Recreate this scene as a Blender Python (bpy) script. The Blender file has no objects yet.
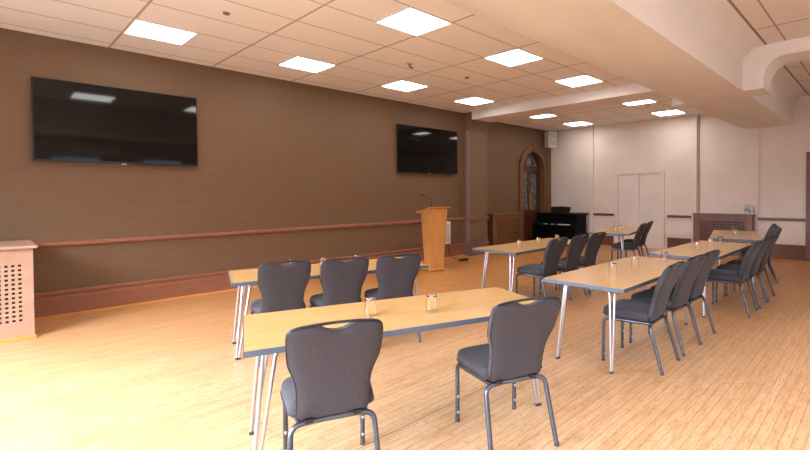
import bpy, bmesh, math, random
from mathutils import Vector, Matrix
random.seed(7)
C = bpy.context.scene.collection
PI = math.pi

# ------------------------------------------------------------------ camera
HC = 1.4466
cam_d = bpy.data.cameras.new('camera'); cam = bpy.data.objects.new('camera', cam_d); C.objects.link(cam)
YAW, PITCH, ROLL, FPX, CX, CY = 0.73756, -0.017716, -0.005331, 455.24, 476.47, 202.07
fw = Vector((math.cos(YAW)*math.cos(PITCH), math.sin(YAW)*math.cos(PITCH), math.sin(PITCH)))
rt = Vector((math.sin(YAW), -math.cos(YAW), 0.0)); up = rt.cross(fw)
rt = rt*math.cos(ROLL) + up*math.sin(ROLL); up = rt.cross(fw)
cam.matrix_world = Matrix(((rt.x, up.x, -fw.x, 0), (rt.y, up.y, -fw.y, 0), (rt.z, up.z, -fw.z, HC), (0, 0, 0, 1)))
cam_d.sensor_fit = 'HORIZONTAL'; cam_d.sensor_width = 36
cam_d.lens = FPX/810*36
cam_d.shift_x = -(CX-405)/810; cam_d.shift_y = -(225-CY)/810
cam_d.clip_start = 0.05
bpy.context.scene.camera = cam

# ------------------------------------------------------------------ world and daylight
WORLD_STRENGTH = 52.0
LAMP_STRENGTH = 13.0
w = bpy.data.worlds.new('world'); bpy.context.scene.world = w; w.use_nodes = True
wn = w.node_tree.nodes; wl = w.node_tree.links
bg = wn['Background']; bg.inputs[1].default_value = WORLD_STRENGTH
tcw = wn.new('ShaderNodeTexCoord'); spw = wn.new('ShaderNodeSeparateXYZ'); rpw = wn.new('ShaderNodeValToRGB')
wl.new(tcw.outputs['Generated'], spw.inputs[0]); mw1 = wn.new('ShaderNodeMath'); mw1.operation = 'MINIMUM'; mw1.inputs[1].default_value = 0.0; wl.new(spw.outputs[1], mw1.inputs[0])
mw2 = wn.new('ShaderNodeMath'); mw2.operation = 'MULTIPLY_ADD'; mw2.inputs[1].default_value = 0.30; wl.new(mw1.outputs[0], mw2.inputs[0]); wl.new(spw.outputs[2], mw2.inputs[2])   # made-up tall buildings: -y sky darkened higher up to weaken its daylight
wl.new(mw2.outputs[0], rpw.inputs[0]); wl.new(rpw.outputs[0], bg.inputs[0])
rpw.color_ramp.elements[0].position = 0.04; rpw.color_ramp.elements[0].color = (0.040, 0.050, 0.064, 1)
rpw.color_ramp.elements[1].position = 0.22; rpw.color_ramp.elements[1].color = (0.77, 0.86, 1.0, 1)
vs = bpy.context.scene.view_settings
vs.view_transform = 'Standard'; vs.look = 'None'; vs.gamma = 1.0; vs.use_curve_mapping = False
vs.exposure = 0.14

def portal(loc, rot, sx, sy):
    l = bpy.data.lights.new('window_daylight', 'AREA'); l.shape = 'RECTANGLE'; l.size = sx; l.size_y = sy
    l.cycles.is_portal = True
    o = bpy.data.objects.new('window_daylight', l); C.objects.link(o); o.location = loc; o.rotation_euler = rot

# room dimensions
XL, XB = -1.6, 11.873          # left (window) wall, back wall
YO, YT, YR = -3.5, 7.424, 7.69 # window wall behind, TV wall, recessed wall past the pilaster
ZC, ZR = 3.346, 3.50           # ceiling over the tables, ceiling right of the boxed beam
WIN_O = [(-0.9, 0.3), (1.5, 2.7), (3.7, 4.9)]   # windows in the wall behind (x ranges)
WIN_L = [(-1.9, -0.3), (1.0, 3.0), (3.6, 5.9)]                            # windows in the left wall (y ranges)
WZ0, WZ1 = 0.75, 2.95
for a, b in WIN_O: portal(((a+b)/2, YO-0.12, (WZ0+WZ1)/2), (PI/2, 0, 0), b-a, WZ1-WZ0)
for a, b in WIN_L: portal((XL-0.12, (a+b)/2, (WZ0+WZ1)/2), (0, -PI/2, 0), WZ1-WZ0, b-a)

# ------------------------------------------------------------------ materials
def lin(c):
    return tuple(((v/255)/12.92 if v/255 <= 0.04045 else (((v/255)+0.055)/1.055)**2.4) for v in c) + (1,)
def newmat(name, col, rough=0.6, metal=0.0, **kw):
    m = bpy.data.materials.new(name); m.use_nodes = True
    b = m.node_tree.nodes['Principled BSDF']
    b.inputs['Base Color'].default_value = lin(col); b.inputs['Roughness'].default_value = rough; b.inputs['Metallic'].default_value = metal
    for k, v in kw.items(): b.inputs[k].default_value = v
    return m
def coords(m, kind='Object', scale=(1, 1, 1), rot=(0, 0, 0)):
    n, l = m.node_tree.nodes, m.node_tree.links
    tc = n.new('ShaderNodeTexCoord'); mp = n.new('ShaderNodeMapping')
    mp.inputs['Scale'].default_value = scale; mp.inputs['Rotation'].default_value = rot
    l.new(tc.outputs[kind], mp.inputs[0]); return mp.outputs[0]
def noisy(m, c1, c2, scale=(8, 8, 8), nscale=4.0, detail=4.0, bump=0.0, dist=0.002, lo=0.35, hi=0.65):
    """procedural two-tone noise colour and optional bump"""
    n, l = m.node_tree.nodes, m.node_tree.links
    b = n['Principled BSDF']; v = coords(m, 'Object', scale)
    t = n.new('ShaderNodeTexNoise'); t.inputs['Scale'].default_value = nscale; t.inputs['Detail'].default_value = detail
    l.new(v, t.inputs[0])
    r = n.new('ShaderNodeValToRGB'); r.color_ramp.elements[0].position = lo; r.color_ramp.elements[1].position = hi
    r.color_ramp.elements[0].color = lin(c1); r.color_ramp.elements[1].color = lin(c2)
    l.new(t.outputs['Fac'], r.inputs[0]); l.new(r.outputs[0], b.inputs['Base Color'])
    if bump:
        bp = n.new('ShaderNodeBump'); bp.inputs['Strength'].default_value = bump; bp.inputs['Distance'].default_value = dist
        l.new(t.outputs['Fac'], bp.inputs['Height']); l.new(bp.outputs[0], b.inputs['Normal'])
    return m
M = {}
M['wallpaper'] = noisy(newmat('brown_wallpaper', (118, 90, 66), 0.62), (101, 74, 49), (112, 84, 58), (1.2, 1.2, 60), 5, 3, 0.25, 0.002)
M['pillar'] = noisy(newmat('pillar_wallpaper_lit', (112, 86, 62), 0.62), (108, 82, 58), (118, 91, 66), (1.2, 1.2, 60), 5, 3, 0.25, 0.002)  # lighter copy of the wallpaper: stronger light on the pillar put into its colour
M['rail'] = noisy(newmat('reddish_brown_paint', (150, 92, 66), 0.38), (132, 83, 61), (146, 93, 69), (2, 2, 20), 4, 3)
M['cream'] = noisy(newmat('cream_wall_paint', (206, 186, 172), 0.6), (217, 201, 188), (223, 208, 196), (0.6, 0.6, 0.6), 3, 3)
M['darktrim'] = noisy(newmat('dark_brown_paint', (104, 62, 44), 0.4), (98, 60, 44), (112, 70, 52), (2, 2, 12), 4, 3)
M['mauve'] = noisy(newmat('mauve_brown_paint', (120, 84, 70), 0.45), (112, 80, 68), (126, 92, 79), (2, 2, 2), 4, 3)
M['coverpaint'] = noisy(newmat('pinkish_cover_paint', (205, 160, 138), 0.45), (166, 130, 106), (175, 139, 115), (2, 2, 2), 4, 3)
M['door'] = noisy(newmat('door_paint', (206, 186, 174), 0.5), (216, 202, 193), (222, 208, 199), (1, 1, 1), 3, 2)
M['plaster'] = noisy(newmat('beam_plaster', (222, 202, 186), 0.6), (232, 224, 218), (238, 231, 226), (0.5, 1.5, 1), 2, 5, 0.1, 0.01)
M['white'] = newmat('white_plastic', (225, 222, 218), 0.4)
M['offwhite'] = newmat('offwhite_plastic', (196, 188, 176), 0.45)
M['black'] = newmat('black_plastic', (16, 16, 17), 0.4)
M['blackmatte'] = noisy(newmat('black_cloth', (14, 13, 14), 0.75), (12, 11, 12), (18, 17, 18))
M['piano'] = newmat('black_lacquer', (5, 5, 6), 0.6, 0.0, **{'Specular IOR Level': 0.12})
M['screen'] = newmat('tv_screen', (3, 3, 4), 0.05)
M['screen'].node_tree.nodes['Principled BSDF'].inputs['IOR'].default_value = 1.38
M['tvframe'] = newmat('tv_frame', (14, 14, 16), 0.25)
M['chrome'] = newmat('chrome', (200, 199, 206), 0.34, 1.0)
M['gunmetal'] = newmat('gunmetal_tube', (92, 97, 108), 0.3, 0.9)
M['railmetal'] = newmat('dark_metal_rail', (58, 60, 68), 0.35, 0.7)
M['stud'] = newmat('silver_stud', (200, 200, 202), 0.3, 0.8)
M['blueplastic'] = newmat('blue_plastic', (35, 60, 150), 0.4)
M['edging'] = newmat('slate_blue_edging', (80, 89, 104), 0.42)
M['foot'] = newmat('dark_rubber', (60, 56, 58), 0.7)
M['ivory'] = newmat('ivory_keys', (210, 205, 190), 0.3)
M['fabric'] = noisy(newmat('charcoal_weave', (84, 76, 80), 0.9), (44, 40, 44), (70, 64, 69), (1, 1, 1), 260, 2, 0.6, 0.0015, 0.3, 0.7)
M['fabric'].node_tree.nodes['Principled BSDF'].inputs['Sheen Weight'].default_value = 0.08
M['piping'] = newmat('dark_piping', (44, 38, 42), 0.6)
def wood(name, c1, c2, c3, rough, scale=(1.2, 14, 14), nscale=3.0, bump=0.05, spec=0.5):
    m = newmat(name, c1, rough); n, l = m.node_tree.nodes, m.node_tree.links; b = n['Principled BSDF']
    v = coords(m, 'Object', scale); t = n.new('ShaderNodeTexNoise'); t.inputs['Scale'].default_value = nscale
    t.inputs['Detail'].default_value = 6; t.inputs['Distortion'].default_value = 0.6; l.new(v, t.inputs[0])
    r = n.new('ShaderNodeValToRGB'); r.color_ramp.elements[0].position = 0.3; r.color_ramp.elements[1].position = 0.72
    r.color_ramp.elements[0].color = lin(c1); r.color_ramp.elements[1].color = lin(c2)
    e = r.color_ramp.elements.new(0.5); e.color = lin(c3)
    l.new(t.outputs['Fac'], r.inputs[0]); l.new(r.outputs[0], b.inputs['Base Color'])
    b.inputs['Specular IOR Level'].default_value = spec
    return m
M['tabletop'] = wood('beech_laminate', (196, 152, 94), (206, 163, 105), (201, 157, 99), 0.22, (1.0, 9, 9))
M['lectern'] = wood('light_oak_veneer', (190, 128, 66), (208, 146, 82), (199, 137, 74), 0.35, (10, 10, 1.2))
M['darkwood'] = wood('dark_varnished_wood', (64, 32, 18), (92, 48, 26), (78, 40, 22), 0.3, (12, 12, 1.5))
M['archwood'] = wood('brown_painted_arch', (104, 68, 40), (116, 78, 48), (110, 73, 44), 0.4, (8, 8, 2))
M['oakstrip'] = wood('varnished_oak_strip', (206, 134, 60), (222, 152, 76), (214, 143, 68), 0.35, (1.5, 14, 14))

def glass_mat(name, col=(255, 255, 255), rough=0.0):
    m = newmat(name, col, rough); b = m.node_tree.nodes['Principled BSDF']
    b.inputs['Transmission Weight'].default_value = 1.0; b.inputs['IOR'].default_value = 1.45
    return m
M['glass'] = glass_mat('clear_glass')
def pane_mat(name, tint, gl=0.08):
    m = bpy.data.materials.new(name); m.use_nodes = True; n, l = m.node_tree.nodes, m.node_tree.links
    for x in list(n): n.remove(x)
    o = n.new('ShaderNodeOutputMaterial'); t = n.new('ShaderNodeBsdfTransparent'); g = n.new('ShaderNodeBsdfGlossy'); mx = n.new('ShaderNodeMixShader')
    t.inputs[0].default_value = tint; g.inputs['Roughness'].default_value = 0.02; mx.inputs[0].default_value = gl
    l.new(t.outputs[0], mx.inputs[1]); l.new(g.outputs[0], mx.inputs[2]); l.new(mx.outputs[0], o.inputs[0]); return m
M['pane'] = pane_mat('window_pane', (0.95, 0.96, 0.97, 1))
M['doorglass'] = noisy(newmat('etched_grey_glass', (84, 92, 88), 0.25), (62, 70, 68), (112, 118, 112), (1, 1, 1), 9, 5)
M['waterglass'] = glass_mat('jug_glass', (245, 248, 250)); M['waterglass'].node_tree.nodes['Principled BSDF'].inputs['Transmission Weight'].default_value = 0.45
def emis(name, col, s):
    m = newmat(name, (230, 230, 230), 0.5); b = m.node_tree.nodes['Principled BSDF']
    b.inputs['Emission Color'].default_value = col; b.inputs['Emission Strength'].default_value = s; return m
M['lamp'] = emis('light_panel', (1.0, 0.98, 0.96, 1), LAMP_STRENGTH)

JOINT_Y = 2.23
# narrow strip floor, boards along X
def floor_mat():
    m = newmat('worn_oak_strip_floor', (200, 150, 95), 0.33); n, l = m.node_tree.nodes, m.node_tree.links; b = n['Principled BSDF']
    v = coords(m, 'Object', (1, 1, 1))
    br = n.new('ShaderNodeTexBrick'); l.new(v, br.inputs[0])
    br.offset = 0.37; br.offset_frequency = 2
    br.inputs['Scale'].default_value = 1.0; br.inputs['Brick Width'].default_value = 1.9; br.inputs['Row Height'].default_value = 0.058
    br.inputs['Mortar Size'].default_value = 0.0015; br.inputs['Mortar Smooth'].default_value = 0.4; br.inputs['Bias'].default_value = 0.0
    br.inputs['Color1'].default_value = lin((203, 161, 118)); br.inputs['Color2'].default_value = lin((213, 174, 132)); br.inputs['Mortar'].default_value = lin((112, 80, 52))
    # grain along the board
    v2 = coords(m, 'Object', (1.3, 22, 1)); g = n.new('ShaderNodeTexNoise'); g.inputs['Scale'].default_value = 3; g.inputs['Detail'].default_value = 7; l.new(v2, g.inputs[0])
    gr = n.new('ShaderNodeValToRGB'); gr.color_ramp.elements[0].position = 0.32; gr.color_ramp.elements[1].position = 0.62
    gr.color_ramp.elements[0].color = (0.82, 0.74, 0.66, 1); gr.color_ramp.elements[1].color = (1.05, 1.03, 1.0, 1); l.new(g.outputs['Fac'], gr.inputs[0])
    mx = n.new('ShaderNodeMix'); mx.data_type = 'RGBA'; mx.blend_type = 'MULTIPLY'; mx.inputs[0].default_value = 0.8
    l.new(br.outputs['Color'], mx.inputs[6]); l.new(gr.outputs[0], mx.inputs[7])
    # worn blotches: darker scuffs
    v3 = coords(m, 'Object', (1.6, 5.5, 1)); s = n.new('ShaderNodeTexNoise'); s.inputs['Scale'].default_value = 2.2; s.inputs['Detail'].default_value = 9; s.inputs['Roughness'].default_value = 0.7; l.new(v3, s.inputs[0])
    sr = n.new('ShaderNodeValToRGB'); sr.color_ramp.elements[0].position = 0.38; sr.color_ramp.elements[1].position = 0.52
    sr.color_ramp.elements[0].color = (0.88, 0.80, 0.72, 1); sr.color_ramp.elements[1].color = (1, 1, 1, 1); l.new(s.outputs['Fac'], sr.inputs[0])
    mx2 = n.new('ShaderNodeMix'); mx2.data_type = 'RGBA'; mx2.blend_type = 'MULTIPLY'; mx2.inputs[0].default_value = 0.85
    l.new(mx.outputs[2], mx2.inputs[6]); l.new(sr.outputs[0], mx2.inputs[7])
    v4 = coords(m, 'Object', (5, 26, 1)); k = n.new('ShaderNodeTexNoise'); k.inputs['Scale'].default_value = 3.0; k.inputs['Detail'].default_value = 10; k.inputs['Roughness'].default_value = 0.75; l.new(v4, k.inputs[0])
    kr = n.new('ShaderNodeValToRGB'); kr.color_ramp.elements[0].position = 0.38; kr.color_ramp.elements[1].position = 0.47
    kr.color_ramp.elements[0].color = (0.52, 0.38, 0.27, 1); kr.color_ramp.elements[1].color = (1, 1, 1, 1); l.new(k.outputs['Fac'], kr.inputs[0])
    mk = n.new('ShaderNodeMix'); mk.data_type = 'RGBA'; mk.blend_type = 'MULTIPLY'; mk.inputs[0].default_value = 0.75
    l.new(mx2.outputs[2], mk.inputs[6]); l.new(kr.outputs[0], mk.inputs[7])
    # one open joint running the length of the room
    sy = n.new('ShaderNodeSeparateXYZ'); l.new(coords(m, 'Object'), sy.inputs[0])
    s1 = n.new('ShaderNodeMath'); s1.operation = 'SUBTRACT'; s1.inputs[1].default_value = JOINT_Y; l.new(sy.outputs[1], s1.inputs[0])
    s2 = n.new('ShaderNodeMath'); s2.operation = 'ABSOLUTE'; l.new(s1.outputs[0], s2.inputs[0])
    s3 = n.new('ShaderNodeMath'); s3.operation = 'LESS_THAN'; s3.inputs[1].default_value = 0.0035; l.new(s2.outputs[0], s3.inputs[0])
    mj = n.new('ShaderNodeMix'); mj.data_type = 'RGBA'; l.new(s3.outputs[0], mj.inputs[0]); l.new(mk.outputs[2], mj.inputs[6]); mj.inputs[7].default_value = lin((70, 48, 32))
    mx2 = mj
    # varnish is still amber and glossy towards the far walls, worn pale where people walk
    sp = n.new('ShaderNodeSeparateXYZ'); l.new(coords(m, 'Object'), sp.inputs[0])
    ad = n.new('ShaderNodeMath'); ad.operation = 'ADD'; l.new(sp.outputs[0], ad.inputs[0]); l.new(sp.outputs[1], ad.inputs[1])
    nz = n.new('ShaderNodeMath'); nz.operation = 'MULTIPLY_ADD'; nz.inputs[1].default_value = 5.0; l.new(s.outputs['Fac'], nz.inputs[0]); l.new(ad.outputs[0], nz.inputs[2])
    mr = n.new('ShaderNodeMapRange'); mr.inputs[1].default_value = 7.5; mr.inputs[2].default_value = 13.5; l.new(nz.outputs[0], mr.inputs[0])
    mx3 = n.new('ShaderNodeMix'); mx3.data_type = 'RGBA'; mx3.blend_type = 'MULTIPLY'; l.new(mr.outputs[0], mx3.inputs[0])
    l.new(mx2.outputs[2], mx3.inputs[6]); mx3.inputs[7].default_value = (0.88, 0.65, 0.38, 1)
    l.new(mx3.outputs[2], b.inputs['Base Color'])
    rr = n.new('ShaderNodeMapRange'); rr.inputs[3].default_value = 0.46; rr.inputs[4].default_value = 0.26; l.new(s.outputs['Fac'], rr.inputs[0]); l.new(rr.outputs[0], b.inputs['Roughness'])
    bp = n.new('ShaderNodeBump'); bp.inputs['Strength'].default_value = 0.25; bp.inputs['Distance'].default_value = 0.0015
    iv = n.new('ShaderNodeMath'); iv.operation = 'SUBTRACT'; iv.inputs[0].default_value = 1; l.new(br.outputs['Fac'], iv.inputs[1]); l.new(iv.outputs[0], bp.inputs['Height']); l.new(bp.outputs[0], b.inputs['Normal'])
    return m
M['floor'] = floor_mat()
def ceiling_mat(name, x0, y0, c1, c2):
    """suspended ceiling tiles 1.2 x 0.6 with a T-bar grid; wide double bar across every 1.2 m"""
    m = newmat(name, c1, 0.7); n, l = m.node_tree.nodes, m.node_tree.links; b = n['Principled BSDF']
    sp = n.new('ShaderNodeSeparateXYZ'); l.new(coords(m, 'Object'), sp.inputs[0])
    def line(out, off, per, half):
        a = n.new('ShaderNodeMath'); a.operation = 'ADD'; a.inputs[1].default_value = 60*per-off+per/2; l.new(out, a.inputs[0])
        q = n.new('ShaderNodeMath'); q.operation = 'MODULO'; q.inputs[1].default_value = per; l.new(a.outputs[0], q.inputs[0])
        s = n.new('ShaderNodeMath'); s.operation = 'SUBTRACT'; s.inputs[1].default_value = per/2; l.new(q.outputs[0], s.inputs[0])
        z = n.new('ShaderNodeMath'); z.operation = 'ABSOLUTE'; l.new(s.outputs[0], z.inputs[0])
        k = n.new('ShaderNodeMath'); k.operation = 'LESS_THAN'; k.inputs[1].default_value = half; l.new(z.outputs[0], k.inputs[0]); return k.outputs[0]
    lx = line(sp.outputs[0], x0, 1.2, 0.013); ly = line(sp.outputs[1], y0, 0.6, 0.010)
    mx = n.new('ShaderNodeMath'); mx.operation = 'MAXIMUM'; l.new(lx, mx.inputs[0]); l.new(ly, mx.inputs[1])
    mc = n.new('ShaderNodeMix'); mc.data_type = 'RGBA'; l.new(mx.outputs[0], mc.inputs[0]); mc.inputs[6].default_value = lin(c1); mc.inputs[7].default_value = lin(c2)
    l.new(mc.outputs[2], b.inputs['Base Color'])
    t = n.new('ShaderNodeTexNoise'); t.inputs['Scale'].default_value = 60; l.new(coords(m, 'Object'), t.inputs[0])
    bp = n.new('ShaderNodeBump'); bp.inputs['Strength'].default_value = 0.12; bp.inputs['Distance'].default_value = 0.003; l.new(t.outputs['Fac'], bp.inputs['Height']); l.new(bp.outputs[0], b.inputs['Normal'])
    return m
M['ceil'] = ceiling_mat('ceiling_tiles', -0.018, 7.2046, (247, 243, 239), (190, 172, 160))
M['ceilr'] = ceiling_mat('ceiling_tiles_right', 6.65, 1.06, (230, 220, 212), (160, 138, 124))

# ------------------------------------------------------------------ mesh helpers
def link(name, bm, mat, parent=None, smooth=False, loc=None, rotz=0):
    me = bpy.data.meshes.new(name); bmesh.ops.recalc_face_normals(bm, faces=bm.faces[:]); bm.to_mesh(me); bm.free()
    me.materials.append(mat)
    if smooth:
        me.polygons.foreach_set('use_smooth', [True]*len(me.polygons))
        me.set_sharp_from_angle(angle=math.radians(smooth if smooth is not True else 40))
    o = bpy.data.objects.new(name, me); C.objects.link(o)
    if parent: o.parent = parent
    if loc: o.location = loc
    o.rotation_euler.z = rotz
    return o
def box(bm, x0, x1, y0, y1, z0, z1, bev=0.0):
    t = bmesh.new(); v = [t.verts.new(p) for p in ((x0,y0,z0),(x1,y0,z0),(x1,y1,z0),(x0,y1,z0),(x0,y0,z1),(x1,y0,z1),(x1,y1,z1),(x0,y1,z1))]
    for f in ((0,3,2,1),(4,5,6,7),(0,1,5,4),(1,2,6,5),(2,3,7,6),(3,0,4,7)): t.faces.new([v[i] for i in f])
    if bev: bmesh.ops.bevel(t, geom=t.edges[:], offset=bev, segments=2, affect='EDGES', profile=0.5)
    merge(bm, t)
def merge(bm, t, mat=None):
    if mat is not None: bmesh.ops.transform(t, matrix=mat, verts=t.verts[:])
    mp = {v: bm.verts.new(v.co) for v in t.verts}
    for f in t.faces:
        try: bm.faces.new([mp[v] for v in f.verts])
        except ValueError: pass
    t.free()
def prism(bm, pts, axis, a, b):
    """polygon pts in the plane across `axis`, extruded from a to b"""
    def P(p, t): return {'x': (t, p[0], p[1]), 'y': (p[0], t, p[1]), 'z': (p[0], p[1], t)}[axis]
    lo = [bm.verts.new(P(p, a)) for p in pts]; hi = [bm.verts.new(P(p, b)) for p in pts]; n = len(pts)
    bm.faces.new(lo); bm.faces.new(hi[::-1])
    for i in range(n): bm.faces.new((lo[i], lo[(i+1)%n], hi[(i+1)%n], hi[i]))
def fillet(pts, r, seg=5):
    pts = [Vector(p) for p in pts]; out = [pts[0]]
    for i in range(1, len(pts)-1):
        a, p, b = pts[i-1], pts[i], pts[i+1]; u = (a-p); v = (b-p); rr = min(r, u.length*0.49, v.length*0.49)
        u.normalize(); v.normalize(); s = p+u*rr; e = p+v*rr
        for k in range(seg+1):
            t = k/seg; out.append(s*(1-t)**2 + p*2*t*(1-t) + e*t*t)
    out.append(pts[-1]); return out
def tube(bm, pts, r, n=10, closed=False, caps=True):
    pts = [Vector(p) for p in pts]; m = len(pts)
    def tan(i):
        if closed: return (pts[(i+1)%m]-pts[i-1]).normalized()
        return (pts[min(i+1, m-1)]-pts[max(i-1, 0)]).normalized()
    t0 = tan(0); nrm = t0.orthogonal().normalized(); rings = []
    for i in range(m):
        t = tan(i); nrm = (nrm - t*nrm.dot(t)).normalized(); bi = t.cross(nrm)
        rings.append([bm.verts.new(pts[i] + (nrm*math.cos(2*PI*k/n) + bi*math.sin(2*PI*k/n))*r) for k in range(n)])
    for i in range(m if closed else m-1):
        a, b = rings[i], rings[(i+1)%m]
        off = 0
        if closed and i == m-1:
            off = min(range(n), key=lambda q: (a[0].co-b[q].co).length)
        for k in range(n): bm.faces.new((a[k], a[(k+1)%n], b[(k+1+off)%n], b[(k+off)%n]))
    if caps and not closed: bm.faces.new(rings[0][::-1]); bm.faces.new(rings[-1])
def lathe(bm, prof, n=24, c=(0, 0, 0)):
    rings = []
    for r, z in prof:
        if r < 1e-6: rings.append([bm.verts.new((c[0], c[1], c[2]+z))])
        else: rings.append([bm.verts.new((c[0]+r*math.cos(2*PI*k/n), c[1]+r*math.sin(2*PI*k/n), c[2]+z)) for k in range(n)])
    for a, b in zip(rings, rings[1:]):
        for k in range(n):
            if len(a) == 1 and len(b) == 1: continue
            if len(a) == 1: bm.faces.new((a[0], b[(k+1)%n], b[k]))
            elif len(b) == 1: bm.faces.new((a[k], a[(k+1)%n], b[0]))
            else: bm.faces.new((a[k], a[(k+1)%n], b[(k+1)%n], b[k]))
def B(): return bmesh.new()
def thing(name, label, cat, loc=(0, 0, 0), rotz=0, group=None):
    o = bpy.data.objects.new(name, None); C.objects.link(o); o.location = loc; o.rotation_euler.z = rotz; o.empty_display_size = 0.1
    o['label'] = label; o['category'] = cat
    if group: o['group'] = group
    return o
def tag(o, label, cat, group=None):
    o['label'] = label; o['category'] = cat
    if group: o['group'] = group
    return o
def struct(name, bm, mat, parent=None, smooth=False):
    o = link(name, bm, mat, parent, smooth)
    if parent is None: o['kind'] = 'structure'
    return o
def bxo(name, mat, *a, parent=None, bev=0.0):
    bm = B(); box(bm, *a, bev=bev); return struct(name, bm, mat, parent)
def kids(o): return [c for c in ALL if c.parent == o]
def copy_tree(o, loc=None, rotz=None, parent=None):
    c = o.copy(); C.objects.link(c)
    if parent: c.parent = parent
    if loc is not None: c.location = loc
    if rotz is not None: c.rotation_euler.z = rotz
    for ch in list(o.children): copy_tree(ch, parent=c)
    return c

# ------------------------------------------------------------------ room shell
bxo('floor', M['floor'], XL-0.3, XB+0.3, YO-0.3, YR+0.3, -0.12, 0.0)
bxo('ceiling', M['ceil'], XL-0.3, XB+0.3, 2.2, YR+0.3, ZC, ZC+0.3)
bxo('ceiling.001', M['ceilr'], XL-0.3, XB+0.3, YO-0.3, 1.9, ZR, ZR+0.15)
# TV wall, recessed wall with arched opening, back wall
bxo('wall_left', M['wallpaper'], XL-0.3, 7.73, YT, YT+0.5, 0, ZC+0.1)
DX0, DX1 = 10.40, 11.46                   # arched door opening
AR = (DX1-DX0)/2; AC = (DX0+DX1)/2; AZ = 2.14
bm = B()
box(bm, 8.39, DX0, YR, YR+0.5, 0, ZC+0.1); box(bm, DX1, XB+0.3, YR, YR+0.5, 0, ZC+0.1)
arc = [(AC-AR*math.cos(PI*k/24), AZ+AR*math.sin(PI*k/24)) for k in range(25)]
prism(bm, arc+[(DX1, ZC+0.1), (DX0, ZC+0.1)], 'y', YR, YR+0.5)
struct('wall_left.001', bm, M['wallpaper'])
bxo('wall_back', M['cream'], XB, XB+0.3, YO-0.3, YR+0.3, 0, ZR+0.1)
# wall behind the camera and left wall, with windows
def holed_wall(name, mat, ranges, along, lo, hi, fixed0, fixed1, z1):
    bm = B()
    def bb(a, b, z0, zz):
        if along == 'x': box(bm, a, b, fixed0, fixed1, z0, zz)
        else: box(bm, fixed0, fixed1, a, b, z0, zz)
    cur = lo
    for a, b in ranges:
        bb(cur, a, 0, z1); bb(a, b, 0, WZ0); bb(a, b, WZ1, z1); cur = b
    bb(cur, hi, 0, z1); return struct(name, bm, mat)
holed_wall('wall_front', M['cream'], WIN_O, 'x', XL-0.3, XB+0.3, YO-0.3, YO, ZR+0.1)
holed_wall('wall_right', M['cream'], WIN_L, 'y', YO-0.3, YR+0.3, XL-0.3, XL, ZR+0.1)
wi = 1
def window(along, a, b):
    global wi
    f = B(); p = B(); W2 = 0.06
    def bb(bm, u0, u1, z0, z1, d=0.05):
        if along == 'x': box(bm, u0, u1, YO-0.16, YO-0.16+d, z0, z1)
        else: box(bm, XL-0.16, XL-0.16+d, u0, u1, z0, z1)
    bb(f, a, a+W2, WZ0, WZ1); bb(f, b-W2, b, WZ0, WZ1); bb(f, a+W2, b-W2, WZ0, WZ0+W2); bb(f, a+W2, b-W2, WZ1-W2, WZ1)
    mid = (WZ0+WZ1)/2; bb(f, a+W2, b-W2, mid-0.025, mid+0.025)
    fr = struct('window_%d' % wi, f, M['white']); wi += 1
    bb(p, a+W2, b-W2, WZ0+W2, mid-0.025, 0.008); bb(p, a+W2, b-W2, mid+0.025, WZ1-W2, 0.008)
    link('pane', p, M['pane'], fr)
for a, b in WIN_O: window('x', a, b)
for a, b in WIN_L: window('y', a, b)

# pilaster with corbelled head
bm = B()
prism(bm, [(7.25, 0), (7.25, 2.90), (7.235, 2.96), (7.205, 3.01), (7.16, 3.06), (7.125, 3.12), (7.12, 3.17), (7.12, ZC+0.02), (YR+0.1, ZC+0.02), (YR+0.1, 0)], 'x', 7.75, 8.37)
bmesh.ops.transform(bm, matrix=Matrix.Identity(4), verts=bm.verts[:])
box(bm, 7.70, 7.7501, 7.36, YT+0.02, 0, ZC)          # narrow return strip beside it
struct('pillar', bm, M['pillar'])
bxo('trim_painted_daylight', newmat('mauve_daylight_tone', (138, 112, 108), 0.5), 7.73, 7.752, 7.255, 7.355, 0, 2.92)  # mauve strip colours in the daylight on the pilaster's left face
# cross beam over the pilaster, left of the boxed beam
bm = B(); box(bm, 7.70, 8.38, 2.6, 7.125, 3.165, ZC+0.05); struct('beam', bm, M['plaster'])
# the long boxed beam: sloping soffit on one side, cove on the other
prof = [(3.27, ZC+0.02), (3.25, ZC-0.004), (3.06, 3.24), (2.88, 3.13), (2.70, 3.02), (2.55, 2.945), (2.42, 2.908), (2.30, 2.90), (1.57, 2.90), (1.57, 3.28)]
for k in range(1, 9):
    t = PI/2*k/8; prof.append((1.57-0.26*(1-math.cos(t)), 3.28+0.22*math.sin(t)))
prof += [(1.31, ZR+0.03), (3.27, ZR+0.03)]
bm = B(); prism(bm, prof, 'x', XL-0.1, XB+0.05); struct('beam.001', bm, M['plaster'], smooth=30)
# cross beam right of it, with a rounded haunch
prof = [(1.569, 2.902), (1.32, 2.902), (1.315, 3.04)]
for k in range(1, 9):
    t = PI/2*k/8; prof.append((1.315-0.25*(1-math.cos(t)), 3.04+0.276*math.sin(t)))
prof += [(YO-0.05, 3.316), (YO-0.05, ZR+0.03), (1.569, ZR+0.03)]
bm = B(); prism(bm, prof, 'x', 7.41, 7.95); struct('beam.002', bm, M['plaster'], smooth=30)
bxo('trim_14', newmat('painted_shadow_gap', (140, 112, 96), 0.6), XL-0.1, 7.41, 1.275, 1.30, ZR-0.006, ZR+0.02)  # dark strips painted in for the shadow line between cove and tiles
bxo('trim_15', newmat('painted_shadow_gap', (140, 112, 96), 0.6), 7.95, XB, 1.275, 1.30, ZR-0.006, ZR+0.02)
bxo('beam.003', M['plaster'], 9.45, 9.95, 2.7, 3.27, 3.2, ZC+0.02)

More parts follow.
